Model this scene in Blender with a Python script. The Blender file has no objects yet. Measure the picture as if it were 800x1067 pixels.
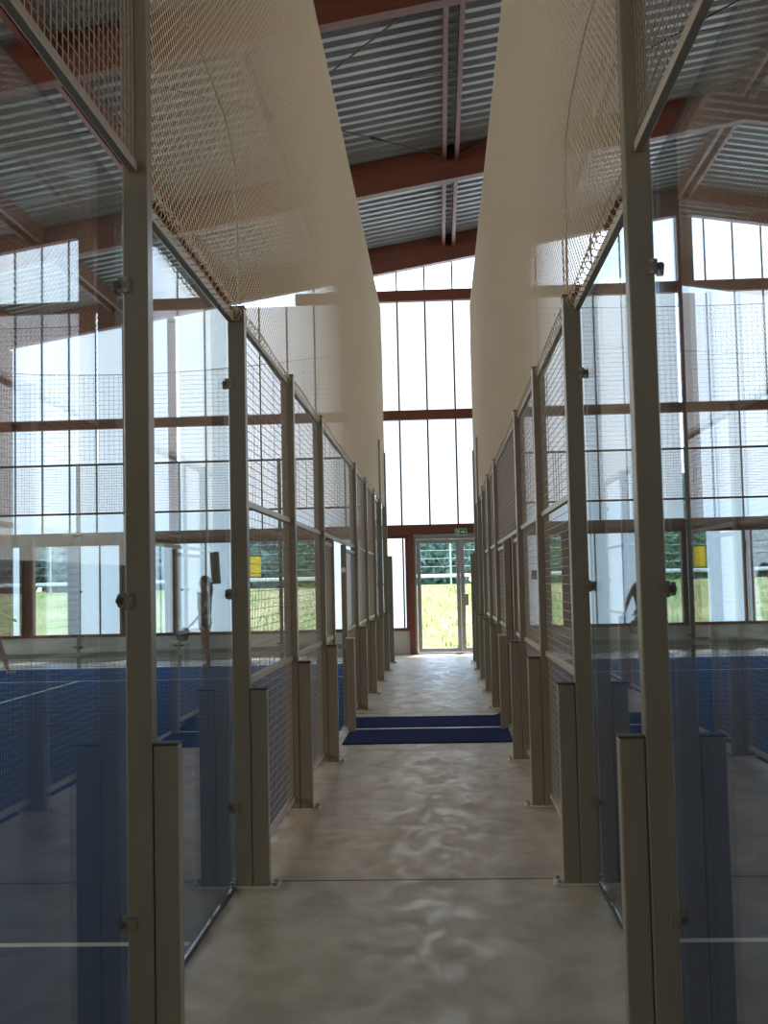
import bpy, bmesh, math, random
from mathutils import Vector, Matrix
random.seed(7)
C = bpy.context.scene.collection
sc = bpy.context.scene
PI = math.pi

# ------------------------------------------------------------------ camera
cam_d = bpy.data.cameras.new('camera'); cam = bpy.data.objects.new('camera', cam_d); C.objects.link(cam)
yaw, pitch, roll = 0.0481, 0.0619, -0.0224
F = Vector((-math.sin(yaw)*math.cos(pitch), math.cos(yaw)*math.cos(pitch), math.sin(pitch)))
R = Vector((math.cos(yaw), math.sin(yaw), 0)); U = R.cross(F)
R2 = R*math.cos(roll) + U*math.sin(roll); U2 = -R*math.sin(roll) + U*math.cos(roll)
m = Matrix.Identity(4)
for i in range(3):
    m[i][0], m[i][1], m[i][2] = R2[i], U2[i], -F[i]
m[0][3], m[1][3], m[2][3] = 0, 0, 1.5537
cam.matrix_world = m
cam_d.sensor_fit = 'HORIZONTAL'; cam_d.sensor_width = 36; cam_d.lens = 1182.75/800*36
cam_d.clip_start = 0.05; cam_d.clip_end = 500
sc.camera = cam

# ------------------------------------------------------------------ world, sun, exposure
w = bpy.data.worlds.new('sky'); sc.world = w; w.use_nodes = True
nt = w.node_tree; bg = nt.nodes['Background']
sky = nt.nodes.new('ShaderNodeTexSky'); sky.sky_type = 'NISHITA'; sky.sun_disc = False
sky.sun_elevation = math.radians(55); sky.sun_rotation = math.radians(20)
nt.links.new(sky.outputs[0], bg.inputs[0]); bg.inputs[1].default_value = 1.0
sd = bpy.data.lights.new('sun', 'SUN'); sd.energy = 8.5; sd.angle = 0.01; sd.color = (1, .95, .86)
sun = bpy.data.objects.new('sun', sd); C.objects.link(sun)
sun.rotation_euler = (math.radians(-26), 0, math.radians(-18)); sun.location = (0, 40, 30)
sc.view_settings.view_transform = 'Standard'; sc.view_settings.look = 'None'
sc.view_settings.gamma = 1; sc.view_settings.exposure = 0.0; sc.view_settings.use_curve_mapping = False
GLOW_FAR, GLOW_BACK, GLOW_FILL = 1.5, 0.22, 3.8          # daylight of the far and back sheets; fill from added side sheets
sc.cycles.max_bounces = 12; sc.cycles.diffuse_bounces = 7; sc.cycles.glossy_bounces = 5
sc.cycles.transparent_max_bounces = 64; sc.cycles.transmission_bounces = 8
sc.cycles.use_denoising = True
sc.cycles.caustics_reflective = False; sc.cycles.caustics_refractive = False
sc.cycles.sample_clamp_indirect = 6

# ------------------------------------------------------------------ materials
def mat(name, col, rough=.5, metal=0, spec=.5, bump=None, noise=None, coat=0):
    """noise = (scale vector, second colour, detail); bump = (scale, strength)"""
    M = bpy.data.materials.new(name); M.use_nodes = True
    n, l = M.node_tree.nodes, M.node_tree.links
    b = n['Principled BSDF']; b.inputs['Base Color'].default_value = (*col, 1)
    b.inputs['Roughness'].default_value = rough; b.inputs['Metallic'].default_value = metal
    b.inputs['Specular IOR Level'].default_value = spec; b.inputs['Coat Weight'].default_value = coat
    tc = n.new('ShaderNodeTexCoord')
    if noise:
        mp = n.new('ShaderNodeMapping'); mp.inputs['Scale'].default_value = noise[0]
        l.new(tc.outputs['Object'], mp.inputs[0])
        t = n.new('ShaderNodeTexNoise'); t.inputs['Scale'].default_value = 1; t.inputs['Detail'].default_value = noise[2]
        l.new(mp.outputs[0], t.inputs[0])
        r = n.new('ShaderNodeValToRGB'); r.color_ramp.elements[0].position = .32; r.color_ramp.elements[1].position = .68
        r.color_ramp.elements[0].color = (*noise[1], 1); r.color_ramp.elements[1].color = (*col, 1)
        l.new(t.outputs[0], r.inputs[0]); l.new(r.outputs[0], b.inputs['Base Color'])
    if bump:
        t2 = n.new('ShaderNodeTexNoise'); t2.inputs['Scale'].default_value = bump[0]; t2.inputs['Detail'].default_value = 3
        l.new(tc.outputs['Object'], t2.inputs[0])
        bp = n.new('ShaderNodeBump'); bp.inputs['Strength'].default_value = bump[1]; bp.inputs['Distance'].default_value = .01
        l.new(t2.outputs[0], bp.inputs['Height']); l.new(bp.outputs[0], b.inputs['Normal'])
    return M

M = {}
M['post'] = mat('warm_grey_paint', (.245, .215, .168), .28, noise=((6, 6, 1.5), (.215, .19, .148), 2))
M['cap'] = mat('dark_cap', (.04, .036, .03), .6)
M['plate'] = mat('base_plate', (.55, .51, .43), .4)
M['steel'] = mat('bolt_steel', (.35, .33, .3), .3, .9)
M['wire'] = mat('galvanised_wire', (.42, .38, .33), .4, .2)
M['rail'] = mat('rail_paint', (.42, .385, .32), .33)
M['net'] = mat('beige_net', (.86, .78, .66), .8)
M['rope'] = mat('cream_rope', (.55, .5, .4), .8)
M['darknet'] = mat('black_net', (.02, .02, .025), .8)
M['tape'] = mat('shaded_net_tape', (.25, .25, .24), .7)  # white tape, its backlit shade put into the grey
M['wood'] = mat('red_stained_wood', (.20, .066, .038), .5, noise=((30, 1.2, 30), (.15, .048, .03), 4))
M['wood_x'] = mat('red_stained_beam', (.20, .066, .038), .5, noise=((1.2, 30, 30), (.15, .048, .03), 4))
M['deck'] = mat('corrugated_metal', (.36, .385, .385), .45, .15)
M['sill'] = mat('pale_plaster', (.62, .61, .58), .7, noise=((3, 3, 3), (.57, .56, .53), 4))
M['alu'] = mat('brushed_aluminium', (.42, .41, .44), .4, .4)
M['bar'] = mat('black_joint', (.012, .014, .016), .5)
M['turf'] = mat('blue_court_turf', (.007, .060, .18), .9, spec=.1, noise=((60, 60, 60), (.006, .048, .15), 2))
M['line'] = mat('white_line', (.75, .76, .72), .8)
M['mat'] = mat('navy_felt', (.008, .018, .115), .95, spec=.1, noise=((40, 40, 40), (.006, .014, .09), 2))
M['black'] = mat('black_rubber', (.01, .01, .01), .5)
M['skin'] = mat('skin', (.30, .16, .10), .55)
M['hair'] = mat('dark_hair', (.025, .016, .011), .6)
M['shirt'] = mat('dark_shirt', (.045, .042, .04), .85)
M['shirt2'] = mat('charcoal_shirt', (.03, .035, .04), .85)
M['white_cloth'] = mat('white_cloth', (.7, .7, .7), .8)
M['shorts'] = mat('dark_shorts', (.035, .025, .02), .85)
M['shoe'] = mat('pale_shoe', (.5, .48, .45), .6)
M['green'] = mat('sign_green', (.01, .30, .08), .4)
M['signrim'] = mat('sign_rim', (.55, .6, .48), .4)
M['white'] = mat('white_plastic', (.8, .82, .8), .4)
M['yellow'] = mat('yellow_sheet', (.85, .62, .12), .6)
M['brown'] = mat('brown_board', (.22, .18, .13), .7, noise=((14, 14, 14), (.09, .07, .05), 4))
M['grey'] = mat('grey_box', (.36, .35, .35), .4)
M['grass'] = mat('meadow', (.46, .37, .20), 1, spec=.05, noise=((.7, .25, 1), (.20, .27, .08), 6))
M['blade'] = mat('grass_blades', (.27, .30, .10), .9, spec=.1)
M['leaf'] = mat('hazed_tree_leaves', (.26, .40, .34), .8, spec=.15, noise=((1.5, 1.5, 1.5), (.17, .30, .27), 3))  # distant haze put into the leaf colour as brighter teal
M['leaf2'] = mat('bush_leaves', (.08, .20, .05), .8, spec=.15)
M['bark'] = mat('bark', (.10, .07, .05), .9)
M['rearwood'] = mat('boarded_wall', (.13, .09, .065), .7, noise=((1, 1, 14), (.10, .07, .05), 3))

def concrete():
    X = mat('polished_concrete', (.40, .37, .33), .42)
    n, l = X.node_tree.nodes, X.node_tree.links; b = n['Principled BSDF']
    tc = n.new('ShaderNodeTexCoord')
    def noise(s, d, dist=0):
        mp = n.new('ShaderNodeMapping'); mp.inputs['Scale'].default_value = s; l.new(tc.outputs['Object'], mp.inputs[0])
        t = n.new('ShaderNodeTexNoise'); t.inputs['Scale'].default_value = 1; t.inputs['Detail'].default_value = d
        t.inputs['Distortion'].default_value = dist; l.new(mp.outputs[0], t.inputs[0]); return t
    t1 = noise((3.2, 2.4, 1), 10, .9); r1 = n.new('ShaderNodeValToRGB')
    r1.color_ramp.elements[0].position = .3; r1.color_ramp.elements[0].color = (.40, .34, .26, 1)
    r1.color_ramp.elements[1].position = .68; r1.color_ramp.elements[1].color = (.62, .545, .435, 1)
    l.new(t1.outputs[0], r1.inputs[0])
    t2 = noise((55, 55, 1), 3); mx = n.new('ShaderNodeMix'); mx.data_type = 'RGBA'; mx.blend_type = 'MULTIPLY'
    r2 = n.new('ShaderNodeValToRGB'); r2.color_ramp.elements[0].color = (.78, .78, .78, 1); r2.color_ramp.elements[1].color = (1.1, 1.1, 1.1, 1)
    l.new(t2.outputs[0], r2.inputs[0]); mx.inputs['Factor'].default_value = .6
    l.new(r1.outputs[0], mx.inputs['A']); l.new(r2.outputs[0], mx.inputs['B']); l.new(mx.outputs['Result'], b.inputs['Base Color'])
    t3 = noise((6, 3.5, 1), 8, 1.2); r3 = n.new('ShaderNodeMapRange'); r3.inputs['From Min'].default_value = .35; r3.inputs['From Max'].default_value = .65
    r3.inputs['To Min'].default_value = .33; r3.inputs['To Max'].default_value = .62
    l.new(t3.outputs[0], r3.inputs[0]); l.new(r3.outputs[0], b.inputs['Roughness'])
    bp = n.new('ShaderNodeBump'); bp.inputs['Strength'].default_value = .10; bp.inputs['Distance'].default_value = .002
    l.new(t1.outputs[0], bp.inputs['Height']); l.new(bp.outputs[0], b.inputs['Normal'])
    return X
M['concrete'] = concrete()

def fibre(X, amount, col):
    n, l = X.node_tree.nodes, X.node_tree.links; b = n['Principled BSDF']; o = n['Material Output']
    t = n.new('ShaderNodeBsdfTranslucent'); t.inputs[0].default_value = (*col, 1); mx = n.new('ShaderNodeMixShader')
    mx.inputs[0].default_value = amount; l.new(b.outputs[0], mx.inputs[1]); l.new(t.outputs[0], mx.inputs[2]); l.new(mx.outputs[0], o.inputs[0])
fibre(M['net'], .45, (.97, .91, .80)); fibre(M['yellow'], .6, (.98, .85, .25))
def glass(name, tint):
    X = bpy.data.materials.new(name); X.use_nodes = True; n, l = X.node_tree.nodes, X.node_tree.links
    n.clear(); o = n.new('ShaderNodeOutputMaterial'); mx = n.new('ShaderNodeMixShader')
    tr = n.new('ShaderNodeBsdfTransparent'); tr.inputs[0].default_value = (*tint, 1)
    gl = n.new('ShaderNodeBsdfGlossy'); gl.inputs['Roughness'].default_value = 0.0; gl.inputs[0].default_value = (1, 1, 1, 1)
    fr = n.new('ShaderNodeFresnel'); ge = n.new('ShaderNodeNewGeometry')
    mr = n.new('ShaderNodeMapRange'); mr.inputs['To Min'].default_value = 1.5; mr.inputs['To Max'].default_value = 1/1.5
    l.new(ge.outputs['Backfacing'], mr.inputs[0]); l.new(mr.outputs[0], fr.inputs[0])
    l.new(fr.outputs[0], mx.inputs[0]); l.new(tr.outputs[0], mx.inputs[1]); l.new(gl.outputs[0], mx.inputs[2])
    l.new(mx.outputs[0], o.inputs[0]); return X
M['glass'] = glass('court_glass', (.87, .925, .95))
M['pane'] = glass('window_glass', (.97, .985, .98))

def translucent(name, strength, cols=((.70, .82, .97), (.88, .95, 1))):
    """translucent polycarbonate sheet, emission in place of daylight; side sheets are added fill"""
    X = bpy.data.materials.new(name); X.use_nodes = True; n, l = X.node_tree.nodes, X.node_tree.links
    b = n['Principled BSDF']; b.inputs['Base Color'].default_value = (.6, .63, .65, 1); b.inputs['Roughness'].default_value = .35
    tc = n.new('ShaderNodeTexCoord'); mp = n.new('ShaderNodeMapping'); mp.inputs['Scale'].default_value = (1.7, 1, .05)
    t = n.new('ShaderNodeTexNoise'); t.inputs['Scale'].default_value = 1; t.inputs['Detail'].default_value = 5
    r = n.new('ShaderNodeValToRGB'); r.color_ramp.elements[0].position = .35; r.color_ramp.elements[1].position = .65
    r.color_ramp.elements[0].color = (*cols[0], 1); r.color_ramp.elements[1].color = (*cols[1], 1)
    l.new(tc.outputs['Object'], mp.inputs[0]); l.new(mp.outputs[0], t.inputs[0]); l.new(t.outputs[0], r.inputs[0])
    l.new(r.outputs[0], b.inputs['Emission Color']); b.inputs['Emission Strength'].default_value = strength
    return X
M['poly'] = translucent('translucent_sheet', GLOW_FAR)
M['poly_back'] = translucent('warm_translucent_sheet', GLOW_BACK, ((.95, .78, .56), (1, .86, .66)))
M['poly_fill'] = translucent('side_fill_sheet', GLOW_FILL, ((.95, .86, .72), (1, .93, .82)))  # fill glow for the sheets added on the side walls

# ------------------------------------------------------------------ mesh helpers
class MB:
    def __init__(s): s.v = []; s.f = []
    def box(s, a, b):
        x0, y0, z0 = a; x1, y1, z1 = b; k = len(s.v)
        s.v += [(x0,y0,z0),(x1,y0,z0),(x1,y1,z0),(x0,y1,z0),(x0,y0,z1),(x1,y0,z1),(x1,y1,z1),(x0,y1,z1)]
        s.f += [(k,k+3,k+2,k+1),(k+4,k+5,k+6,k+7),(k,k+1,k+5,k+4),(k+1,k+2,k+6,k+5),(k+2,k+3,k+7,k+6),(k+3,k,k+4,k+7)]
        return s
    def tube(s, a, b, r, n=4, r2=None):
        a = Vector(a); b = Vector(b); d = (b-a).normalized()
        u = d.orthogonal().normalized() if abs(d.x) > .999 or n > 4 else d.cross(Vector((1,0,0))).normalized()
        w_ = d.cross(u); k = len(s.v); r2 = r if r2 is None else r2
        for p, q in ((a, r), (b, r2)):
            for i in range(n):
                t = 2*PI*(i+.5)/n; s.v.append(tuple(p + u*math.cos(t)*q + w_*math.sin(t)*q))
        for i in range(n): j = (i+1) % n; s.f.append((k+i, k+j, k+n+j, k+n+i))
        s.f.append(tuple(k+n-1-i for i in range(n))); s.f.append(tuple(k+n+i for i in range(n)))
        return s
    def path(s, pts, r, n=6):
        for a, b in zip(pts, pts[1:]): s.tube(a, b, r, n)
        return s
    def prism(s, poly, axis, lo, hi):
        """poly = 2D outline, extruded along axis (0, 1 or 2)"""
        k = len(s.v); n = len(poly)
        for c in (lo, hi):
            for p in poly:
                q = list(p); q.insert(axis, c); s.v.append(tuple(q))
        for i in range(n): j = (i+1) % n; s.f.append((k+i, k+j, k+n+j, k+n+i))
        s.f.append(tuple(k+n-1-i for i in range(n))); s.f.append(tuple(k+n+i for i in range(n)))
        return s
    def build(s, name, m_, parent=None, bevel=0, smooth=False):
        me = bpy.data.meshes.new(name); me.from_pydata(s.v, [], s.f); me.validate()
        bm = bmesh.new(); bm.from_mesh(me); bmesh.ops.recalc_face_normals(bm, faces=bm.faces); bm.to_mesh(me); bm.free()
        me.materials.append(M[m_] if isinstance(m_, str) else m_)
        if smooth:
            for p in me.polygons: p.use_smooth = True
        o = bpy.data.objects.new(name, me); C.objects.link(o)
        if parent: o.parent = parent
        if bevel:
            b = o.modifiers.new('bevel', 'BEVEL'); b.width = bevel; b.segments = 2; b.limit_method = 'ANGLE'
        return o
def tag(o, label=None, cat=None, group=None, kind=None):
    if label: o['label'] = label
    if cat: o['category'] = cat
    if group: o['group'] = group
    if kind: o['kind'] = kind
    return o
def empty(name, loc, label=None, cat=None, group=None, kind=None, rz=0):
    o = bpy.data.objects.new(name, None); C.objects.link(o); o.location = loc; o.rotation_euler = (0, 0, rz)
    o.empty_display_size = .1
    return tag(o, label, cat, group, kind)
def dup(root, loc, label, group=None, rz=None):
    r = root.copy(); C.objects.link(r); r.location = loc; r['label'] = label
    if group: r['group'] = group
    if rz is not None: r.rotation_euler = (0, 0, rz)
    for ch in list(root.children):
        c = ch.copy(); C.objects.link(c); c.parent = r
        for g in list(ch.children):
            d = g.copy(); C.objects.link(d); d.parent = c
    return r

# ------------------------------------------------------------------ layout numbers (metres)
Y0 = 1.94                                  # near end of the courts; posts stand every two metres
PY = [Y0 + 2*i for i in range(11)]
XL, XR = -1.003, 0.676                     # corridor faces of the two rows of posts
WY = 24.6                                  # far wall
def roof_z(x): return 9.30 - .165*abs(5.4 - x)      # underside of the rafters
ORD = {1: 'nearest to the camera', 2: 'second from the camera', 3: 'third from the camera', 4: 'fourth from the camera'}

# ------------------------------------------------------------------ the hall
XW0, XW1, YB = -14.5, 25.3, -12.0
tag(MB().box((XW0, YB, -.2), (XW1, WY+.2, 0)).build('floor', 'concrete'), 'polished mottled concrete floor', kind='structure')
for y in (6.03, 13.6, 0.2):
    tag(MB().box((-1.09, y, 0), (.765, y+.012, .0012)).build('trim_1', 'cap'), 'dark joint line across the concrete corridor floor', kind='structure')
far = MB()
far.box((XW0, WY-.05, 0), (-.68, WY+.15, .5)).box((1.62, WY-.05, 0), (XW1, WY+.15, .5))
far.box((XW0, WY, .5), (-10.3, WY+.15, 2.56)).box((9.4, WY, .5), (XW1, WY+.15, 2.56))
tag(far.build('wall_far', 'sill'), 'pale low wall under the far windows', kind='structure')
tag(MB().box((XW0-.2, YB, 0), (XW0, WY, 2.6)).build('wall_left', 'rearwood'), kind='structure')
tag(MB().box((XW1, YB, 0), (XW1+.2, WY, 2.6)).build('wall_right', 'rearwood'), kind='structure')
tag(MB().box((XW0-.1, YB, 2.6), (XW0, WY, roof_z(XW0)+.7)).build('window_30', 'poly_fill'), 'unseen glowing sheet added along the left side wall as fill light', kind='structure')  # out of view, added to brighten nets and hall from the side
tag(MB().box((XW1, YB, 2.6), (XW1+.1, WY, roof_z(XW1)+.7)).build('window_31', 'poly_fill'), 'unseen glowing sheet added along the right side wall as fill light', kind='structure')  # same added fill sheet on the opposite wall, out of view
tag(MB().box((XW0, YB-.2, 0), (XW1, YB, 4.0)).build('wall_back', 'rearwood'), kind='structure')
def gable(mb, x0, x1, z0, y, th, top=.0):
    xs = [x0] + ([5.4] if x0 < 5.4 < x1 else []) + [x1]
    poly = [(x0, z0), (x1, z0)] + [(x, roof_z(x)+top) for x in reversed(xs)]
    mb.prism(poly, 1, y, y+th)
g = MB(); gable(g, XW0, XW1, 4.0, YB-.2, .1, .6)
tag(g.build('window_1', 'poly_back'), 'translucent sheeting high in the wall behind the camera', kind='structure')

# translucent sheet rows of the far wall
BAYS = [(XW0, -5.85), (-5.65, 5.25), (5.62, XW1)]
wn = 2
for r, (z0, z1) in enumerate(((2.76, 5.07), (5.27, 7.68), (7.90, None))):
    for bi, (x0, x1) in enumerate(BAYS):
        root = empty('window_%d' % wn, (0, 0, 0), kind='structure'); wn += 1
        root['label'] = ['lower', 'middle', 'topmost'][r] + ' row of translucent white sheets in the far wall, ' + ['left', 'middle', 'right'][bi] + ' bay'
        mb = MB()
        if z1: mb.box((x0, WY+.02, z0), (x1, WY+.06, z1))
        else:
            if roof_z(x0) < z0+.05: x0 = 5.4 - (9.3-z0-.05)/.165
            if roof_z(x1) < z0+.05: x1 = 5.4 + (9.3-z0-.05)/.165
            gable(mb, x0, x1, z0, WY+.02, .04, .3)
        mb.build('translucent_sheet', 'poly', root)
        x = -.19 - .61*40
        while x < 13:
            x += .61
            if x0+.05 < x < x1-.05 and x > -12:
                MB().box((x-.018, WY-.01, z0), (x+.018, WY+.02, z1 or roof_z(x)+.1)).build('glazing_bar', 'bar', root)
# wooden rails and columns of the far wall
tn = 2
for za, zb, lab in ((2.56, 2.78, 'over the far door and lower windows'), (5.06, 5.27, 'at mid height across the far wall'), (7.67, 7.91, 'high across the far wall under the roof')):
    hw = lambda z: (XW0, XW1) if z < 6 else (5.4-(9.3-z)/.165, 5.4+(9.3-z)/.165)
    a, b = hw(zb)
    tag(MB().box((a, WY-.16, za), (b, WY-.011, zb)).build('trim_%d' % tn, 'wood_x', bevel=.006), 'red-brown wooden rail ' + lab, kind='structure'); tn += 1
for x, wd, lab in ((5.43, .34, 'under the roof ridge'), (-5.75, .17, 'left of the corridor'), (-9.45, .26, 'far left')):
    tag(MB().box((x-wd/2, WY-.30, 0.5 if wd < .3 else 0), (x+wd/2, WY-.161, roof_z(x)-.01)).build('trim_%d' % tn, 'wood', bevel=.006), 'red-brown wooden column in the far wall, ' + lab, kind='structure'); tn += 1

# lower windows: (x0, x1, clear?)
LW = [(-10.3, -9.15, 0), (-8.98, -8.08, 1), (-7.98, -6.93, 0), (-6.83, -5.93, 1), (-5.83, -4.38, 0), (-4.30, -2.62, 1),
      (-2.5, -.68, 0), (1.62, 2.2, 0), (2.28, 2.68, 1), (2.75, 4.5, 0), (4.55, 5.22, 1), (5.62, 6.52, 0), (6.6, 7.7, 1), (7.8, 9.4, 0)]
for k, (x0, x1, clear) in enumerate(LW):
    root = empty('window_%d' % wn, (0, 0, 0), kind='structure'); wn += 1
    root['label'] = ('clear glass window onto the meadow' if clear else 'white translucent window') + ' in the lower far wall'
    t = .065
    f = MB(); a, b, c, d = x0, x1, .5, 2.56
    f.box((a, WY-.09, c), (a+t, WY+.1, d)).box((b-t, WY-.09, c), (b, WY+.1, d)).box((a+t, WY-.09, c), (b-t, WY+.1, c+t)).box((a+t, WY-.09, d-t), (b-t, WY+.1, d))
    f.build('window_frame', 'wood', root, bevel=.004)
    if clear:
        MB().box((a+t, WY+.02, c+t), (b-t, WY+.032, d-t)).build('pane', 'pane', root)
    else:
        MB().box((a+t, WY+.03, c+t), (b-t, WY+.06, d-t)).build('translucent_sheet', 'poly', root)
        n = max(1, int(round((b-a)/.62)))
        for i in range(1, n+1):
            x = -.79 - .61*0 if k == 6 and i == n else a + (b-a)*i/n
            if x < b-.08: MB().box((x-.016, WY, c+t), (x+.016, WY+.03, d-t)).build('glazing_bar', 'bar', root)
# gaps between the lower windows
edges = [-10.3] + [v for q in LW for v in q[:2]] + [9.4]
posts = MB()
for i in range(0, len(edges), 2):
    a, b = edges[i], edges[i+1]
    if b - a > .01 and not (a == -.68): posts.box((a, WY-.04, .5), (b, WY+.1, 2.56))
tag(posts.build('trim_%d' % tn, 'wood'), 'wooden uprights between the lower far windows', kind='structure'); tn += 1
for a, b, l in ((-.68, -.56, 'left'), (1.5, 1.62, 'right')):
    tag(MB().box((a, WY-.12, 0), (b, WY+.1, 2.56)).build('trim_%d' % tn, 'wood', bevel=.004), 'red-brown upright %s of the far door' % l, kind='structure'); tn += 1
# the glazed double door
door = empty('door_1', (0, WY, 0), 'grey aluminium glazed double door onto the meadow', kind='structure')
def frame(mb, a, b, c, d, t, y0, y1, tb=None):
    tb = tb or t
    mb.box((a, y0, c), (a+t, y1, d)).box((b-t, y0, c), (b, y1, d)).box((a+t, y0, c), (b-t, y1, c+tb)).box((a+t, y0, d-t), (b-t, y1, d))
f = MB(); frame(f, -.56, 1.5, 0, 2.555, .05, -.06, .08, .02); f.box((-.51, -.05, 2.46), (1.45, .07, 2.505)); f.build('door_frame', 'alu', door, bevel=.004)
for a, b in ((-.50, .435), (.44, 1.445)):
    f = MB(); frame(f, a, b, .03, 2.45, .085, -.045, .04); lf = f.build('door_leaf', 'alu', door, bevel=.005)
    MB().box((a+.085, -.006, .115), (b-.085, .006, 2.365)).build('pane', 'pane', lf)
MB().box((.46, -.11, 1.02), (.60, -.045, 1.27)).build('lock_box', 'grey', door, bevel=.01)
MB().tube((.52, -.09, .86), (.52, -.09, 1.02), .012, 8).build('door_handle', 'steel', door)

# roof: corrugated deck on both slopes
prof = []
y = YB
while y < WY+.2:
    prof += [(y, .0), (y+.10, .0), (y+.135, .075), (y+.245, .075)]; y += .28
dk = MB()
for xa, xb in ((XW0, 5.4), (5.4, XW1)):
    k = len(dk.v)
    for x in (xa, xb):
        for (yy, h) in prof: dk.v.append((x, yy, roof_z(x)+.585+h))
    n = len(prof)
    for i in range(n-1): dk.f.append((k+i, k+i+1, k+n+i+1, k+n+i))
o = dk.build('ceiling', 'deck'); tag(o, 'corrugated metal roof deck', kind='structure')
o.modifiers.new('solid', 'SOLIDIFY').thickness = .004
RY = [24.28, 19.3, 13.2, 7.4, 1.6, -4.2, -10]
pos = ['against the far wall', 'second from the far wall', 'third from the far wall', 'fourth from the far wall', 'above the camera', 'behind the camera', 'at the back wall']
for y, p in zip(RY, pos):
    root = empty('roof_rafter', (0, y, 0), 'deep red-brown glued timber rafter crossing the roof, ' + p, 'rafter', 'glued timber rafters of the roof')
    for nm, xa, xb in (('left_slope', XW0, 5.4), ('right_slope', 5.4, XW1)):
        poly = [(xa, roof_z(xa)), (xb, roof_z(xb)), (xb, roof_z(xb)+.58), (xa, roof_z(xa)+.58)]
        MB().prism(poly, 1, -.1, .1).build('rafter_beam', 'wood_x', root, bevel=.008)
for x, nm in ((-9.2, 'far left'), (-6.9, 'third left of the corridor'), (-4.6, 'second left of the corridor'), (-2.3, 'just left of the corridor'),
          (.36, 'over the corridor'), (2.8, 'just right of the corridor'), (5.4, 'along the roof ridge'), (8.0, 'right of the ridge')):
    root = empty('roof_purlin', (x, 0, roof_z(x)), 'paired red-brown boards running along the roof, ' + nm, 'purlin', 'paired purlins between the rafters')
    for a, b in zip(RY[1:], RY):
        for s in (-1, 1):
            MB().box((s*.105-.035, a+.1, .30), (s*.105+.035, b-.1, .575)).build('purlin_board', 'wood', root, bevel=.004)
def rod(pts, lab, r=.012, buckle=None):
    root = empty('bracing_rod', pts[0], lab, 'bracing rod')
    L = [Vector(p)-Vector(pts[0]) for p in pts]
    MB().path(L, r, 6).build('rod', 'black', root)
    if buckle is not None:
        d = (L[1]-L[0]).normalized(); c = L[0]+(L[1]-L[0])*buckle
        MB().tube(c-d*.12, c+d*.12, .028, 8).build('turnbuckle', 'black', root)
rod([(.30, 19.2, 8.86), (-3.5, 14.6, 8.2)], 'dark steel bracing rod with turnbuckle, from middle purlin down left', buckle=.3)
rod([(.42, 19.2, 8.88), (4.9, 15.0, 9.6)], 'dark steel bracing rod from middle purlin up to the right')
rod([(-2.4, 16.4, 8.42), (.25, 13.4, 8.82)], 'dark steel bracing rod crossing the nearer roof bay')
rod([(-6, 15.45, 7.85), (5.2, 16.2, 9.58)], 'thin wire strung across the roof between the rafters', r=.006)
rod([(-6, 23.2, 7.80), (5.2, 23.6, 9.55)], 'thin wire strung across the roof near the far wall', r=.006)

# ------------------------------------------------------------------ court floors
def court(side):
    x0, x1 = (-11.1, -1.10) if side == 'left' else (.775, 10.775)
    root = empty('court_turf', (0, 0, 0), 'blue artificial turf court floor %s of the corridor' % side, 'court floor')
    MB().box((x0, Y0, 0), (x1, PY[10], .012)).build('turf', 'turf', root)
    cx = (x0+x1)/2
    for a, b in (((x0+.02, Y0+3.0, .012), (x1-.02, Y0+3.05, .0135)), ((x0+.02, Y0+16.95, .012), (x1-.02, Y0+17.0, .0135)),
                 ((cx-.025, Y0+3.05, .012), (cx+.025, Y0+16.95, .0135))):
        MB().box(a, b).build('court_line', 'line', root)
court('left'); court('right')

# ------------------------------------------------------------------ fence posts
def make_post(s, h, hb, net_pole=0):
    """s = +1: corridor lies towards +x. Origin at the foot, x=0 at the post's corridor face."""
    root = empty('fence_post', (0, 0, 0), 'x', 'post')
    X = lambda a, b: (min(s*a, s*b), max(s*a, s*b))
    a, b = X(-.09, -.001)
    MB().box((a, -.04, .012), (b, .04, h)).build('upright', 'post', root, bevel=.006)
    MB().box((a-.001, -.041, h), (b+.001, .041, h+.006)).build('end_cap', 'cap', root)
    a, b = X(.001, .087)
    MB().box((a, -.035, .012), (b, .035, hb)).build('buttress', 'post', root, bevel=.006)
    MB().box((a-.001, -.037, hb), (b+.001, .037, hb+.008)).build('buttress_cap', 'cap', root)
    a, b = X(-.125, .135)
    pl = MB().box((a, -.06, 0), (b, .06, .012)).build('base_plate', 'plate', root, bevel=.002)
    for x in (-.108, .112):
        for y in (-.04, .04): MB().tube((s*x, y, .012), (s*x, y, .03), .011, 6).build('bolt', 'steel', pl)
    return root
def add_clamps(root, s, zs, ys=(-1,)):
    for z in zs:
        c = MB().box((min(s*-.108, s*-.06), -.046, z-.028), (max(s*-.1, s*-.06), -.0405, z+.028)).build('glass_clamp', 'post', root, bevel=.002)
        MB().tube((s*-.108, -.05, z), (s*-.108, -.036, z), .014, 12).tube((s*-.1045, 0, z), (s*-.125, 0, z), .024, 12).build('clamp_knob', 'black', c)
        for dz in (-.02, .02): MB().tube((s*-.078, -.051, z+dz), (s*-.078, -.0455, z+dz), .008, 8).build('screw', 'steel', c)
LAB = {0: 'tall corner post at the camera end, behind the frame edge', 1: 'tall thick post nearest to the camera, with glass clamps',
       2: 'second post from the camera, with glass clamps and net above', 3: 'third post from the camera, between wire mesh panels',
       4: 'fourth post from the camera, just before the blue mats', 6: 'first post beyond the blue mats',
       7: 'second post beyond the blue mats', 8: 'third post beyond the blue mats', 9: 'tall post, last but one before the far door', 10: 'tall corner post nearest to the far door'}
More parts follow.
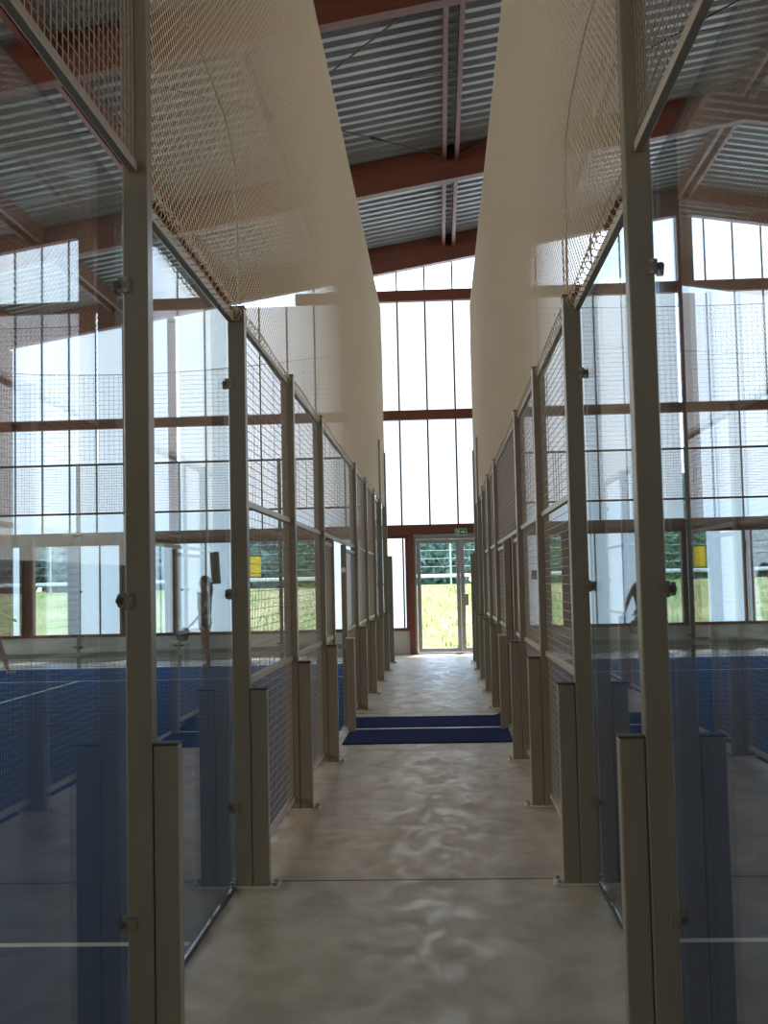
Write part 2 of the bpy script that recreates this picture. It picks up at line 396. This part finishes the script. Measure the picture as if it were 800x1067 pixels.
for side, s, x in (('left', 1, XL), ('right', -1, XR)):
    small = None
    for i in (0, 1, 2, 3, 4, 6, 7, 8, 9, 10):
        lab = '%s row fence post: %s' % (side, LAB[i])
        grp = 'fence posts along the %s side of the corridor' % side
        if i in (3, 4, 6, 7):
            if small is None: small = make_post(s, 3.03, 1.01); p = small
            else: p = dup(small, (0, 0, 0), lab)
        elif i in (2, 8):
            p = make_post(s, 3.03, 1.01); add_clamps(p, s, (.41, 1.51, 2.62))
        else:
            p = make_post(s, 4.06, 2.05 if i in (0, 10) else 1.01); add_clamps(p, s, (.41, 1.51, 2.62))
        p.location = (x, PY[i], 0); tag(p, lab, 'post', grp)
    for i, t in ((0, 'near'), (10, 'far')):
        n = empty('net_pole', (x-s*.045, PY[i], 4.066), 'slim grey pole on the %s corner post of the %s fence, holding the net up' % (t, side), 'pole')
        MB().tube((0, 0, 0), (0, 0, 2.2), .022, 10).build('pole', 'post', n)
        MB().tube((0, 0, 2.2), (0, 0, 2.83), .008, 6).build('tip_rod', 'steel', n)

# ------------------------------------------------------------------ panels between the posts
def mesh_geo(y0, y1, z0, z1, step=.05, r=.0022):
    mb = MB(); n = max(1, round((y1-y0)/step))
    for i in range(n+1):
        y = y0+(y1-y0)*i/n; mb.tube((.003, y, z0), (.003, y, z1), r)
    n = max(1, round((z1-z0)/step))
    for i in range(n+1):
        z = z0+(z1-z0)*i/n; mb.tube((-.001, y0, z), (-.001, y1, z), r)
    return mb
def mesh_panel(x, y0, y1, zs, lab, side, sdl=None):
    root = empty('wire_mesh_panel', (x, (y0+y1)/2, zs[0]-.02), lab, 'fence panel', 'wire mesh panels along the %s side of the corridor' % side)
    h = (y1-y0)/2; b = zs[0]-.02
    for k, z in enumerate(zs):
        MB().box((-.016, -h, z-.018-b), (.016, h, z+.018-b)).build('rail', 'rail', root, bevel=.003)
    for z0, z1 in zip(zs, zs[1:]):
        mesh_geo(-h+.003, h-.003, z0+.02-b, z1-.02-b).build('wire_mesh', 'wire', root)
    return root
BET = {2: 'between the second and third posts from the camera', 3: 'between the third and fourth posts from the camera',
       6: 'between the first and second posts beyond the blue mats', 7: 'between the second and third posts beyond the blue mats'}
for side, s, x in (('left', 1, XL), ('right', -1, XR)):
    xm = x - s*.05; xg = x - s*.0975
    for i in (2, 3, 6, 7):
        mesh_panel(xm, PY[i]+.041, PY[i+1]-.041, (.08, 1.04, 2.0, 2.98), '%s fence wire mesh panel, %s' % (side, BET[i]), side)
    YA, YC = 10.98, 12.42
    mesh_panel(xm, PY[4]+.041, YA-.031, (.08, 1.04, 1.92), 'narrow welded wire mesh panel of the %s fence before the court entrance' % side, side)
    mesh_panel(xm, YC+.031, PY[6]-.041, (.08, 1.04, 1.92), 'narrow welded wire mesh panel of the %s fence after the court entrance' % side, side)
    mesh_panel(xm, PY[4]+.041, PY[6]-.041, (2.0, 2.98), 'long wire mesh panel over the court entrance in the %s fence' % side, side)
    for y, w_ in ((YA, 'near'), (YC, 'far')):
        q = empty('entrance_post', (xm, y, 0), 'slim grey upright at the %s side of the %s court entrance' % (w_, side), 'post', 'slim posts of the court entrances')
        MB().box((-.03, -.03, .008), (.03, .03, 1.978)).build('upright', 'post', q, bevel=.004)
        MB().box((-.05, -.05, 0), (.05, .05, .008)).build('base_plate', 'plate', q)
        if side == 'left' and y == YC:
            MB().tube((0, -.032, 1.70), (0, -.03, 1.70), .028, 20).build('sticker', 'white', q)
    # glass panels
    for i, lab in ((0, 'beside the camera, left of the nearest post' if s > 0 else 'beside the camera, right of the nearest post'),
                   (1, 'between the first and second posts'), (8, 'first one beyond the wire mesh panels'), (9, 'in the last bay before the far door')):
        y0, y1 = PY[i]+.006, PY[i+1]-.006
        root = empty('glass_panel', (xg, (y0+y1)/2, .012), 'clear glass panel of the %s fence, %s' % (side, lab), 'glass panel', 'glass panels along the %s side of the corridor' % side)
        h = (y1-y0)/2
        MB().box((-.006, -h, .003), (.006, h, 2.96)).build('pane', 'glass', root)
        a, b = sorted((s*.0075, s*.04))
        if i in (1, 8): MB().box((a, -h+.036, 2.94), (b, h-.036, 2.985)).build('top_rail', 'plate', root, bevel=.003)
        a, b = sorted((s*.007, s*.012))
        MB().box((-.006 if s > 0 else a, -h, -.011), (b if s > 0 else .006, h, .0025)).build('seal_strip', 'cap', root)
        if i in (0, 9):
            mesh_panel(xm, PY[i]+.041, PY[i+1]-.041, (3.045, 4.02), 'upper wire mesh panel above glass of the %s fence, %s' % (side, 'nearest to the camera' if i == 0 else 'nearest to the far door'), side)

# ------------------------------------------------------------------ high nets
def hex_net(y0, y1, z0, z1, py, pz, r):
    """knotted hexagonal netting made of wavy upright strands that touch their neighbours in turn"""
    import numpy as np
    hy = py/2; K = int((z1-z0)/pz); J = int((y1-y0)/hy)
    off = np.array([(r, 0), (-r*.5, r*.87), (-r*.5, -r*.87)])
    V = []; Fc = []
    zs = []; sg = []
    for k in range(K+1):
        z = z0+k*pz
        zs += [z-pz*.14, z+pz*.14]; sg += [(-1)**k]*2
    zs = np.clip(np.array(zs), z0, z1); sg = np.array(sg); n = len(zs)
    for j in range(J+1):
        yc = y0+j*hy + sg*(hy*.5-r*.9)*(1 if j % 2 == 0 else -1)
        yc = np.clip(yc, y0, y1)
        P = np.zeros((n, 3, 3)); P[:, :, 0] = off[None, :, 0]; P[:, :, 1] = yc[:, None]+off[None, :, 1]; P[:, :, 2] = zs[:, None]
        V.append(P.reshape(-1, 3))
        base = j*n*3; i = np.arange(n-1)[:, None]*3+base
        for a in range(3):
            b = (a+1) % 3
            Fc.append(np.hstack([i+a, i+b, i+3+b, i+3+a]))
    V = np.vstack(V); Fc = np.vstack(Fc)
    me = bpy.data.meshes.new('netting'); me.vertices.add(len(V)); me.vertices.foreach_set('co', V.ravel())
    me.loops.add(Fc.size); me.loops.foreach_set('vertex_index', Fc.ravel().astype(np.int32))
    me.polygons.add(len(Fc)); me.polygons.foreach_set('loop_start', np.arange(0, Fc.size, 4, dtype=np.int32))
    me.update(calc_edges=True)
    return me
def net_geo(y0, y1, zb, zt, py, pz, r):
    """diamond netting in the plane x = 0; zb(y) is the lower border"""
    mb = MB(); H = zt-3.0; run = H/pz*py
    n = int((y1-y0+run)/py)+1
    for fam in (1, -1):
        for i in range(-1, n+1):
            ya = (y0-run+i*py) if fam > 0 else (y0+i*py)
            # line: y = ya + fam*(z-3)/pz*py
            a = Vector((0, ya, 3.0)); b = Vector((0, ya+fam*run, zt))
            d = b-a
            lo, hi = 0.0, 1.0
            for lim, sg in ((y0, 1), (y1, -1)):
                t = (lim-a.y)/d.y
                if (d.y > 0) == (sg > 0): lo = max(lo, t)
                else: hi = min(hi, t)
            if hi-lo < .005: continue
            p, q = a+d*lo, a+d*hi
            off = .0016*fam
            mb.tube((off, p.y, p.z), (off, q.y, q.z), r, 4)
    return mb
for side, s, x in (('left', 1, XL), ('right', -1, XR)):
    xn = x - s*.035
    zt = 6.9
    root = empty('protective_net', (xn, 0, 0), 'tall beige diamond net hung above the %s fence' % side, 'net')
    YH = PY[10]-.03
    me = hex_net(PY[1]+.045, YH, 3.0, zt, .062, .024, .0026); me.materials.append(M['net'])
    o = bpy.data.objects.new('netting', me); C.objects.link(o); o.parent = root
    MB().tube((0, PY[1]+.04, zt), (0, PY[10], zt), .006, 6).tube((0, PY[10]-.03, 4.1), (0, PY[10]-.03, zt), .006, 6).build('border_rope', 'net', root)
    sag = [(s*.006, 4.0+i*.3, 4.0-.04*math.sin(i*PI/3)**2) for i in range(4)] + [(s*.006, 5.2, 3.97), (s*.006, 5.55, 3.93), (s*.006, 5.80, 3.83), (s*.006, 5.88, 3.5), (s*.006, 5.93, 3.05)]
    MB().path(sag, .007, 6).build('seam_rope', 'rope', root)
    # lacing cord spiralled round the top rail
    pts = []; n = 0
    for i in range(int((PY[8]-PY[1])/.015)):
        y = PY[1]+.06+i*.015; a = 2*PI*i*.015/.09
        wob = .012*math.sin(y*3.1)
        pts.append((math.cos(a)*.034-s*.012, y, 3.0+.045*math.sin(a)+wob))
    MB().path(pts, .003, 3).build('lacing_cord', 'rope', root)

# ------------------------------------------------------------------ end fences of the courts
def end_fence(side):
    s = 1 if side == 'left' else -1; x0 = -1.1 if s > 0 else .775
    Y = PY[10]+.05
    for k in range(1, 6):
        x = x0 - s*2*k
        p = empty('end_post', (x, Y, 0), 'slim end fence post, %s from the corridor in the %s court' % (['first', 'second', 'third', 'fourth', 'fifth'][k-1], side), 'post', 'slim posts of the end fence in the %s court' % side)
        MB().box((-.035, .008, 0), (.035, .08, 4.03)).build('upright', 'post', p, bevel=.004)
        for z in (.42, 1.5, 2.6):
            c = MB().box((-.07, -.02, z-.012), (.07, .0075, z+.012)).build('glass_clamp', 'black', p)
            MB().tube((-.07, -.01, z), (-.07, -.035, z), .022, 8).tube((.07, -.01, z), (.07, -.035, z), .022, 8).build('clamp_knob', 'black', c)
    for k in range(5):
        xa, xb = sorted((x0-s*2*k, x0-s*2*(k+1))); nm = ['first', 'second', 'third', 'fourth', 'fifth'][k]
        if k == 0: xa, xb = (xa+.0, xb-.03) if s > 0 else (xa+.03, xb)
        g = empty('glass_panel', ((xa+xb)/2, Y, .012), 'clear end glass panel, %s from the corridor in the %s court' % (nm, side), 'glass panel', 'glass panels of the far end fence')
        h = (xb-xa)/2-.004
        MB().box((-h, -.006, .001), (h, .006, 2.98)).build('pane', 'glass', g)
        u = empty('wire_mesh_panel', ((xa+xb)/2, Y, 3.0), 'dark wire mesh panel above the end glass, %s from the corridor in the %s court' % (nm, side), 'fence panel', 'mesh panels of the far end fence')
        h = (xb-xa)/2-.037
        for z in (.03, 1.0): MB().box((-h, .012, z-.02), (h, .05, z+.02)).build('rail', 'bar', u)
        mb = MB()
        n = round(2*h/.05)
        for i in range(n+1): xx = -h+2*h*i/n; mb.tube((xx, .03, .05), (xx, .03, .98), .003)
        for i in range(19): z = .05+.93*i/18; mb.tube((-h, .034, z), (h, .034, z), .003)
        mb.build('wire_mesh', 'cap', u)
    n = empty('end_net', (x0, Y+.15, 0), 'fine dark square net hung above the far end fence of the %s court' % side, 'net')
    zr = lambda t: 6.15 - .35*math.sin(PI*min(1, t/10)) if s > 0 else 6.9 - .1*math.sin(PI*t/10)
    mb = MB()
    for i in range(0, 101):
        t = i*.1; mb.tube((-s*t, 0, 4.03), (-s*t, 0, zr(t)), .0028)
    for j in range(0, 31):
        z = 4.03+j*.09
        seg = [t*.5 for t in range(0, 21) if zr(t*.5) >= z]
        if len(seg) > 1:
            runs = []; cur = [seg[0]]
            for q in seg[1:]:
                if q-cur[-1] > .51: runs.append(cur); cur = [q]
                else: cur.append(q)
            runs.append(cur)
            for c in runs:
                if len(c) > 1: mb.tube((-s*c[0], 0, z), (-s*c[-1], 0, z), .0028)
    mb.build('netting', 'darknet', n)
    MB().path([(-s*t*.5, 0, zr(t*.5)) for t in range(21)], .008, 5).build('border_rope', 'darknet', n)
end_fence('left'); end_fence('right')

# ------------------------------------------------------------------ court nets with their posts
for side, s, x in (('left', 1, XL), ('right', -1, XR)):
    y = PY[5]
    p = empty('net_post', (x+s*.045, y, 0), 'low grey net post in the %s court entrance' % side, 'post')
    MB().box((-.04, -.04, .01), (.04, .04, .97)).build('upright', 'post', p, bevel=.006)
    MB().box((-.045, -.045, .97), (.045, .045, .985)).build('end_cap', 'plate', p, bevel=.003)
    MB().box((-.07, -.07, 0), (.07, .07, .01)).build('base_plate', 'plate', p)
    n = empty('court_net', (x, y, 0), 'black court net, white top tape coloured as backlit grey, across the %s court' % side, 'net')
    L = 10.0
    zt = lambda t: .92 - .05*math.sin(PI*t/L)
    mb = MB()
    for i in range(0, int(L/.05)): mb.tube((-s*(i*.05+.01), 0, .02), (-s*(i*.05+.01), 0, zt(i*.05)-.05), .0017)
    for j in range(18): mb.tube((-s*.01, 0, .02+j*.0475), (-s*L, 0, .02+j*.0475), .0017)
    mb.build('netting', 'darknet', n)
    tp = MB()
    for i in range(20):
        a, b = i*.5, (i+1)*.5; za, zb = zt(a), zt(b); k = len(tp.v)
        tp.v += [(-s*(a+.0), -.006, za-.05), (-s*b, -.006, zb-.05), (-s*b, -.006, zb), (-s*a, -.006, za), (-s*a, .006, za-.05), (-s*b, .006, zb-.05), (-s*b, .006, zb), (-s*a, .006, za)]
        tp.f += [(k,k+1,k+2,k+3),(k+4,k+7,k+6,k+5),(k+3,k+2,k+6,k+7),(k,k+4,k+5,k+1)]
    tp.build('top_tape', 'tape', n)

# ------------------------------------------------------------------ blue mats over the corridor
def blue_mat(y0, y1, xa, xb, lab, curl):
    mb = MB(); n = 60; th = .012; rr = random.Random(int(y0*10))
    top = []; 
    for i in range(n+1):
        t = i/n; x = xa+(xb-xa)*t
        lift = curl*max(0, (t-.93)/.07)**2
        j = .006*math.sin(t*9+y0)
        for y_, z_ in ((y0+j, .001), (y0+j, th), (y1+j*1.5, th), (y1+j*1.5, .001)):
            w_ = lift*(.4 if y_ < (y0+y1)/2 else 1)
            mb.v.append((x, y_, z_+w_))
    for i in range(n):
        k = i*4
        for a in range(4): b = (a+1) % 4; mb.f.append((k+a, k+b, k+4+b, k+4+a))
    mb.f.append((0, 1, 2, 3)); mb.f.append((n*4+3, n*4+2, n*4+1, n*4))
    o = mb.build('floor_mat', 'mat')
    tag(o, lab, 'mat', 'blue mats laid across the corridor')
blue_mat(11.02, 12.06, -.985, .66, 'navy blue felt mat across the corridor, nearer of the two', .01)
blue_mat(12.16, 13.16, -1.02, .68, 'navy blue felt mat across the corridor, farther of the two with curled corner', .05)
tag(MB().box((-.99, 12.065, .001), (.66, 12.155, .009)).build('floor_strip', 'white'), 'pale strip lying between the two blue mats', 'strip')

# ------------------------------------------------------------------ signs and small wall things
sg = empty('exit_sign', (.47, WY-.161, 2.60), 'green emergency exit sign with running figure and arrow over the far door', 'sign')
MB().box((-.13, -.03, -.075), (.13, 0, .075)).build('sign_case', 'signrim', sg, bevel=.004)
MB().box((-.112, -.034, -.056), (.112, -.0305, .056)).build('sign_face', 'green', sg)
MB().box((-.09, -.0365, -.045), (-.035, -.0345, .045)).build('doorway_symbol', 'white', sg)
rm = MB()
rm.tube((-.055, -.038, .034), (-.055, -.0365, .034), .009, 10)
for a, b in (((-.057, .022), (-.066, -.008)), ((-.066, -.008), (-.05, -.02)), ((-.05, -.02), (-.054, -.042)), ((-.066, -.008), (-.08, -.018)), ((-.08, -.018), (-.09, -.038)), ((-.058, .018), (-.04, .006)), ((-.058, .02), (-.078, .008))):
    rm.tube((a[0], -.0375, a[1]), (b[0], -.0375, b[1]), .0035, 5)
rm.build('running_figure', 'green', sg)
MB().prism([(-.01, -.012), (.045, -.012), (.045, -.036), (.095, 0), (.045, .036), (.045, .012), (-.01, .012)], 1, -.037, -.0345).build('arrow', 'white', sg)

tag(MB().box((-4.13, WY-.02, 1.74), (-3.9, WY+.016, 2.17)).build('notice_sheet', 'yellow'), 'bright yellow sheet on the clear far window left of the corridor', 'notice')
mb = MB().box((-.1, -.02, -.35), (.1, .0, .35)); o = mb.build('notice_board', 'brown', bevel=.004); o.location = (-4.89, WY-.012, 1.95); o.rotation_euler = (0, math.radians(-3), 0)
tag(o, 'narrow brown mottled board on a white far window, behind the standing player', 'notice')
tag(MB().box((1.96, WY-.02, 1.54), (2.08, WY-.001, 1.74)).build('notice_plate', 'cap'), 'small dark square plate on the white window right of the far door', 'notice')

# ------------------------------------------------------------------ people
def skin_obj(name, nodes, bones, m_, parent=None, root=0, sub=2, smooth=True):
    me = bpy.data.meshes.new(name); me.from_pydata([n[:3] for n in nodes], bones, [])
    o = bpy.data.objects.new(name, me); C.objects.link(o)
    me.materials.append(M[m_]); o.parent = parent
    sk = o.modifiers.new('skin', 'SKIN'); sk.use_smooth_shade = True
    for i, n in enumerate(nodes):
        v = me.skin_vertices[0].data[i]; r = n[3]; v.radius = r if isinstance(r, tuple) else (r, r); v.use_root = (i == root)
    s_ = o.modifiers.new('sub', 'SUBSURF'); s_.levels = s_.render_levels = sub
    return o
def ell(name, c, r, m_, parent, seg=16, bumpy=0):
    bm = bmesh.new(); bmesh.ops.create_uvsphere(bm, u_segments=seg, v_segments=seg//2+2, radius=1)
    rr = random.Random(3)
    for v in bm.verts:
        k = 1+bumpy*(rr.random()-.5); v.co = Vector((c[0]+v.co.x*r[0]*k, c[1]+v.co.y*r[1]*k, c[2]+v.co.z*r[2]*k))
    me = bpy.data.meshes.new(name); bm.to_mesh(me); bm.free(); me.materials.append(M[m_])
    for p in me.polygons: p.use_smooth = True
    o = bpy.data.objects.new(name, me); C.objects.link(o); o.parent = parent; return o
def person(loc, rz, lab, P, shirt, top_len=True, hair_long=True):
    """faces local -x; P = joint positions (left/right: y<0 is nearer the camera when rz = 0)"""
    root = empty('person', loc, lab, 'person', rz=rz)
    N = []; B = []
    def add(p, r, prev=None):
        N.append((*p, r)); k = len(N)-1
        if prev is not None: B.append((prev, k))
        return k
    pel = add((0, 0, .95), (.135, .105)); bel = add((-.005, 0, 1.08), (.115, .09), pel); che = add((-.005, 0, 1.27), (.135, .095), bel)
    nb = add((.0, 0, 1.42), (.075, .065), che); nk = add((-.005, 0, 1.475), .055, nb)
    jaw = add((-.022, 0, 1.545), (.070, .082), nk); skull = add((-.006, 0, 1.62), (.092, .108), jaw); add((.0, 0, 1.70), (.06, .068), skull)
    for s in (-1, 1):
        L = P['leg'][0 if s < 0 else 1]; hip = add((0, s*.09, .90), .085, pel)
        kn = add(L[0], .055, hip); cf = add(tuple(L[0][i]*.6+L[1][i]*.4 for i in range(3)), .052, kn); an = add(L[1], .034, cf)
        add((L[1][0]-.13, L[1][1], .035), (.03, .038), an)
    for s in (-1, 1):
        A = P['arm'][0 if s < 0 else 1]; sh = add((0, s*.165, 1.39), .052, che)
        el = add(A[0], .036, sh); wr = add(A[1], .024, el)
        d = (Vector(A[1])-Vector(A[0])).normalized(); pm = Vector(A[1])+d*.06; pk = add(tuple(pm), (.03, .018), wr)
        sd_ = d.cross(Vector((1, 0, .3))).normalized()
        for q, ln in ((-1.5, .055), (-.5, .07), (.5, .075), (1.5, .065)):
            f1 = add(tuple(pm+d*.035+sd_*q*.015), .008, pk); f2 = add(tuple(pm+d*(.035+ln*.55)+sd_*q*.017+Vector((-.008, 0, 0))), .0075, f1); add(tuple(pm+d*(.03+ln)+sd_*q*.017+Vector((-.022, 0, 0))), .006, f2)
        th = add(tuple(pm-d*.02-sd_*.03), .01, pk); add(tuple(pm+d*.025-sd_*.045), .008, th)
    skin_obj('body', N, B, 'skin', root)
    ell('nose', (-.108, 0, 1.60), (.018, .012, .02), 'skin', root, 8)
    for s in (-1, 1):
        ell('ear', (.005, s*.082, 1.60), (.018, .01, .03), 'skin', root, 8); ell('eye', (-.085, s*.03, 1.625), (.008, .012, .008), 'white', root, 8)
    ell('mouth', (-.090, 0, 1.56), (.006, .022, .006), 'shorts', root, 8)
    h = ell('hair', (.022, 0, 1.652), (.102, .102, .098), 'hair', root, 20, .08)
    if hair_long:
        skin_obj('ponytail', [(.07, 0, 1.66, .04), (.12, 0, 1.58, .05), (.13, .0, 1.46, .055), (.125, 0, 1.34, .035), (.12, 0, 1.27, .015)], [(0, 1), (1, 2), (2, 3), (3, 4)], 'hair', root)
    # clothes
    n = [(0, 0, .92, (.165, .125)), (-.005, 0, 1.09, (.145, .125)), (-.005, 0, 1.27, (.16, .135)), (0, 0, 1.41, (.085, .075))]; b = [(0, 1), (1, 2), (2, 3)]
    for s in (-1, 1):
        A = P['arm'][0 if s < 0 else 1]; k = len(n); e = P.get('sleeve', .5)
        n += [(0, s*.165, 1.385, .068), tuple((Vector((0, s*.165, 1.39))*(1-e)+Vector(A[0])*e)) + (.052,)]; b += [(2, k), (k, k+1)]
        if P.get('long_sleeve'):
            n += [(*A[0], .046), (*(Vector(A[0])*.15+Vector(A[1])*.85), .036)]; b += [(k+1, k+2), (k+2, k+3)]
    skin_obj('shirt', n, b, shirt, root)
    n = [(0, 0, .93, (.15, .115)), (0, 0, 1.03, (.13, .10))]; b = [(0, 1)]
    for s in (-1, 1):
        L = P['leg'][0 if s < 0 else 1]; k = len(n); H_ = Vector((0, s*.09, .88)); K = Vector(L[0])
        n += [(*(H_+Vector((0, s*.01, -.04))), .095), (*(H_*.5+K*.5), .08)]; b += [(0, k), (k, k+1)]
    skin_obj('shorts', n, b, 'shorts', root)
    for s in (0, 1):
        a = P['leg'][s][1]; 
        skin_obj('shoe', [(a[0]+.03, a[1], .045, (.045, .045)), (a[0]-.06, a[1], .045, (.045, .04)), (a[0]-.15, a[1], .035, (.04, .03))], [(0, 1), (1, 2)], 'shoe', root)
    d = (Vector(P['arm'][0][1])-Vector(P['arm'][0][0])).normalized()
    hand = Matrix.Rotation(rz, 3, 'Z') @ (Vector(P['arm'][0][1])+d*.085) + Vector(loc)
    return root, hand
def racket(loc, rot, lab):
    r = empty('padel_racket', loc, lab, 'racket'); r.rotation_euler = rot
    outl = [(.11*math.cos(t), .30+.135*math.sin(t)) for t in [i*2*PI/24 for i in range(24)]]
    MB().prism(outl, 1, -.016, .016).build('racket_head', 'black', r, bevel=.004)
    MB().tube((0, 0, 0), (0, 0, .18), .014, 10).build('grip', 'shorts', r)
_, hand = person((-4.43, 21.2, .012), math.radians(40), 'person with long dark hair and dark top standing at the back of the left court',
       {'leg': [((-.02, -.075, .50), (.03, -.06, .09)), ((.03, .075, .50), (.11, .05, .09))], 'arm': [((-.10, -.20, 1.13), (-.27, -.16, .93)), ((.06, .21, 1.12), (.03, .20, .87))], 'sleeve': .55}, 'shirt')
racket(hand+Vector((.015, -.01, .03)), (0, math.radians(-140), math.radians(20)), 'dark padel racket held by the person standing in the left court')
_, hand = person((3.66, 20.9, .012), math.radians(35), 'person in dark top reaching forward, half hidden by the nearest right-hand post',
       {'leg': [((-.03, -.08, .50), (.02, -.08, .09)), ((.02, .08, .5), (.05, .08, .09))], 'arm': [((-.17, -.19, 1.17), (-.30, -.17, .98)), ((-.14, .20, 1.17), (-.27, .15, .98))], 'long_sleeve': 1}, 'shirt2', hair_long=False)
racket(hand+Vector((.01, -.01, .03)), (0, math.radians(-172), math.radians(20)), 'dark padel racket held by the half hidden person in the right court')
person((-8.22, 20.5, .012), math.radians(188), 'player in white shirt stepping at the left edge of the left court',
       {'leg': [((-.14, -.08, .52), (-.26, -.08, .09)), ((-.05, .08, .50), (.16, .08, .11))], 'arm': [((-.08, -.21, 1.14), (-.26, -.16, 1.05)), ((.08, .21, 1.14), (-.08, .22, .94))]}, 'white_cloth', hair_long=False)

# ------------------------------------------------------------------ outdoors
GZ = -.03
def gz(y): return GZ + 1.42*min(1, max(0, (y-27)/14))**1.15
md = MB(); ys = [WY+.2, 27] + [27+14*i/10 for i in range(1, 11)] + [160]
md.prism([(y, gz(y)) for y in ys] + [(160, GZ-.3), (WY+.2, GZ-.3)], 0, -70, 70)
tag(md.build('meadow', 'grass'), 'dry yellow and green meadow outside the far windows', kind='structure')
mb = MB(); rr = random.Random(11)
for i in range(9000):
    y = 26.5 + 15*rr.random()**1.2; x = rr.uniform(-.32, .32)*y + (0 if rr.random() < .6 else rr.uniform(-4, 4)); h = rr.uniform(.05, .20); a = rr.uniform(0, PI); w_ = .012
    dx, dy = math.cos(a)*w_, math.sin(a)*w_; lx, ly = rr.uniform(-.08, .08), rr.uniform(-.08, .08); k = len(mb.v)
    mb.v += [(x-dx, y-dy, gz(y)-.02), (x+dx, y+dy, gz(y)-.02), (x+lx, y+ly, gz(y)+h)]; mb.f.append((k, k+1, k+2))
tag(mb.build('meadow_grass', 'blade'), 'tufts of long grass standing on the meadow', 'grass', kind='stuff')
def leaf_cloud(centre, rad, n, size, rr):
    mb = MB()
    for i in range(n):
        t = rr.random()*2*PI; u = rr.uniform(-1, 1); q = rr.uniform(.72, 1.03); s = math.sqrt(1-u*u)
        p = Vector((centre[0]+rad[0]*q*s*math.cos(t), centre[1]+rad[1]*q*s*math.sin(t), centre[2]+rad[2]*q*u))
        a = Vector((rr.gauss(0, 1), rr.gauss(0, 1), rr.gauss(0, 1))).normalized(); b = a.orthogonal().normalized(); sz = size*rr.uniform(.6, 1.3); k = len(mb.v)
        mb.v += [tuple(p+a*sz), tuple(p+b*sz*.55), tuple(p-a*sz), tuple(p-b*sz*.55)]; mb.f.append((k, k+1, k+2, k+3))
    return mb
def tree(seed, lm, h):
    rr = random.Random(seed); root = empty('tree', (0, 0, 0), 'x', 'tree')
    big = MB()
    for c in range(7):
        a = rr.uniform(0, 2*PI); q = rr.uniform(0, .13)*h
        g = leaf_cloud((math.cos(a)*q, math.sin(a)*q, h*(.22 if c < 3 else rr.uniform(.3, .75))), (h*.26, h*.26, h*.26), 900, .2*h/5, rr); k = len(big.v)
        big.v += g.v; big.f += [tuple(i+k for i in f_) for f_ in g.f]
    big.build('foliage', lm, root)
    t = MB(); t.tube((0, 0, 0), (.05, 0, h*.6), .03*h, 8, .012*h)
    for b in range(5):
        a = b*1.3; t.tube((.03, 0, h*(.25+.07*b)), (math.cos(a)*h*.2, math.sin(a)*h*.2, h*(.45+.07*b)), .012*h, 6, .004*h)
    t.build('trunk', 'bark', root); return root
T = [tree(1, 'leaf', 9), tree(2, 'leaf', 8), tree(3, 'leaf', 7)]
rr = random.Random(5); k = 0
for row, (ty, st) in enumerate(((60, 4.9), (68, 5.3))):
    x = -24.6 + row*2
    while x < 24:
        b = T[k % 3]; loc = (x+rr.uniform(-.3, .3), ty+rr.uniform(-.6, .6), gz(60))
        lab = 'dense dark green tree in the belt beyond the meadow'
        if k < 3: b.location = loc; b['label'] = lab; b['group'] = 'trees beyond the meadow'
        else: dup(b, loc, lab, 'trees beyond the meadow', rr.uniform(0, 6))
        k += 1; x += st
for i, (x, y, h) in enumerate(((-1.9, 45, 1.3), (-5.2, 46, 2.6), (4.6, 44, 1.6), (9.2, 46, 2.4), (-9.5, 45, 2.2), (-13.0, 45, 2.0))):
    b = empty('bush', (x, y, gz(60)-.05), 'bright green bush by the meadow fence, %s' % ['left of the far door view', 'seen through the window with the yellow sheet', 'seen right of the far door', 'seen at the right edge', 'seen left of the standing player', 'seen at the left edge'][i], 'bush', 'bushes along the meadow fence')
    rb = random.Random(i); leaf_cloud((0, 0, h*.45), (h*.55, h*.4, h*.5), 900, .09, rb).build('foliage', 'leaf2', b)
    MB().tube((0, 0, 0), (0, 0, h*.5), .03, 6).build('stem', 'bark', b)
fn = empty('meadow_fence', (0, 42, gz(60)), 'wire fence with a white pipe rail at the back of the meadow', 'fence')
MB().tube((-22, -.06, .36), (22, -.06, .36), .07, 8).build('pipe_rail', 'white', fn)
for i in range(15):
    x = -21+3*i+.4; MB().tube((x, 0, 0), (x, 0, 2.5), .035, 6).build('fence_post', 'signrim', fn)
for z in (.7, 1.0, 1.3, 1.65, 2.0, 2.4): MB().tube((-22, 0, z), (22, 0, z), .008, 4).build('fence_wire', 'alu', fn)
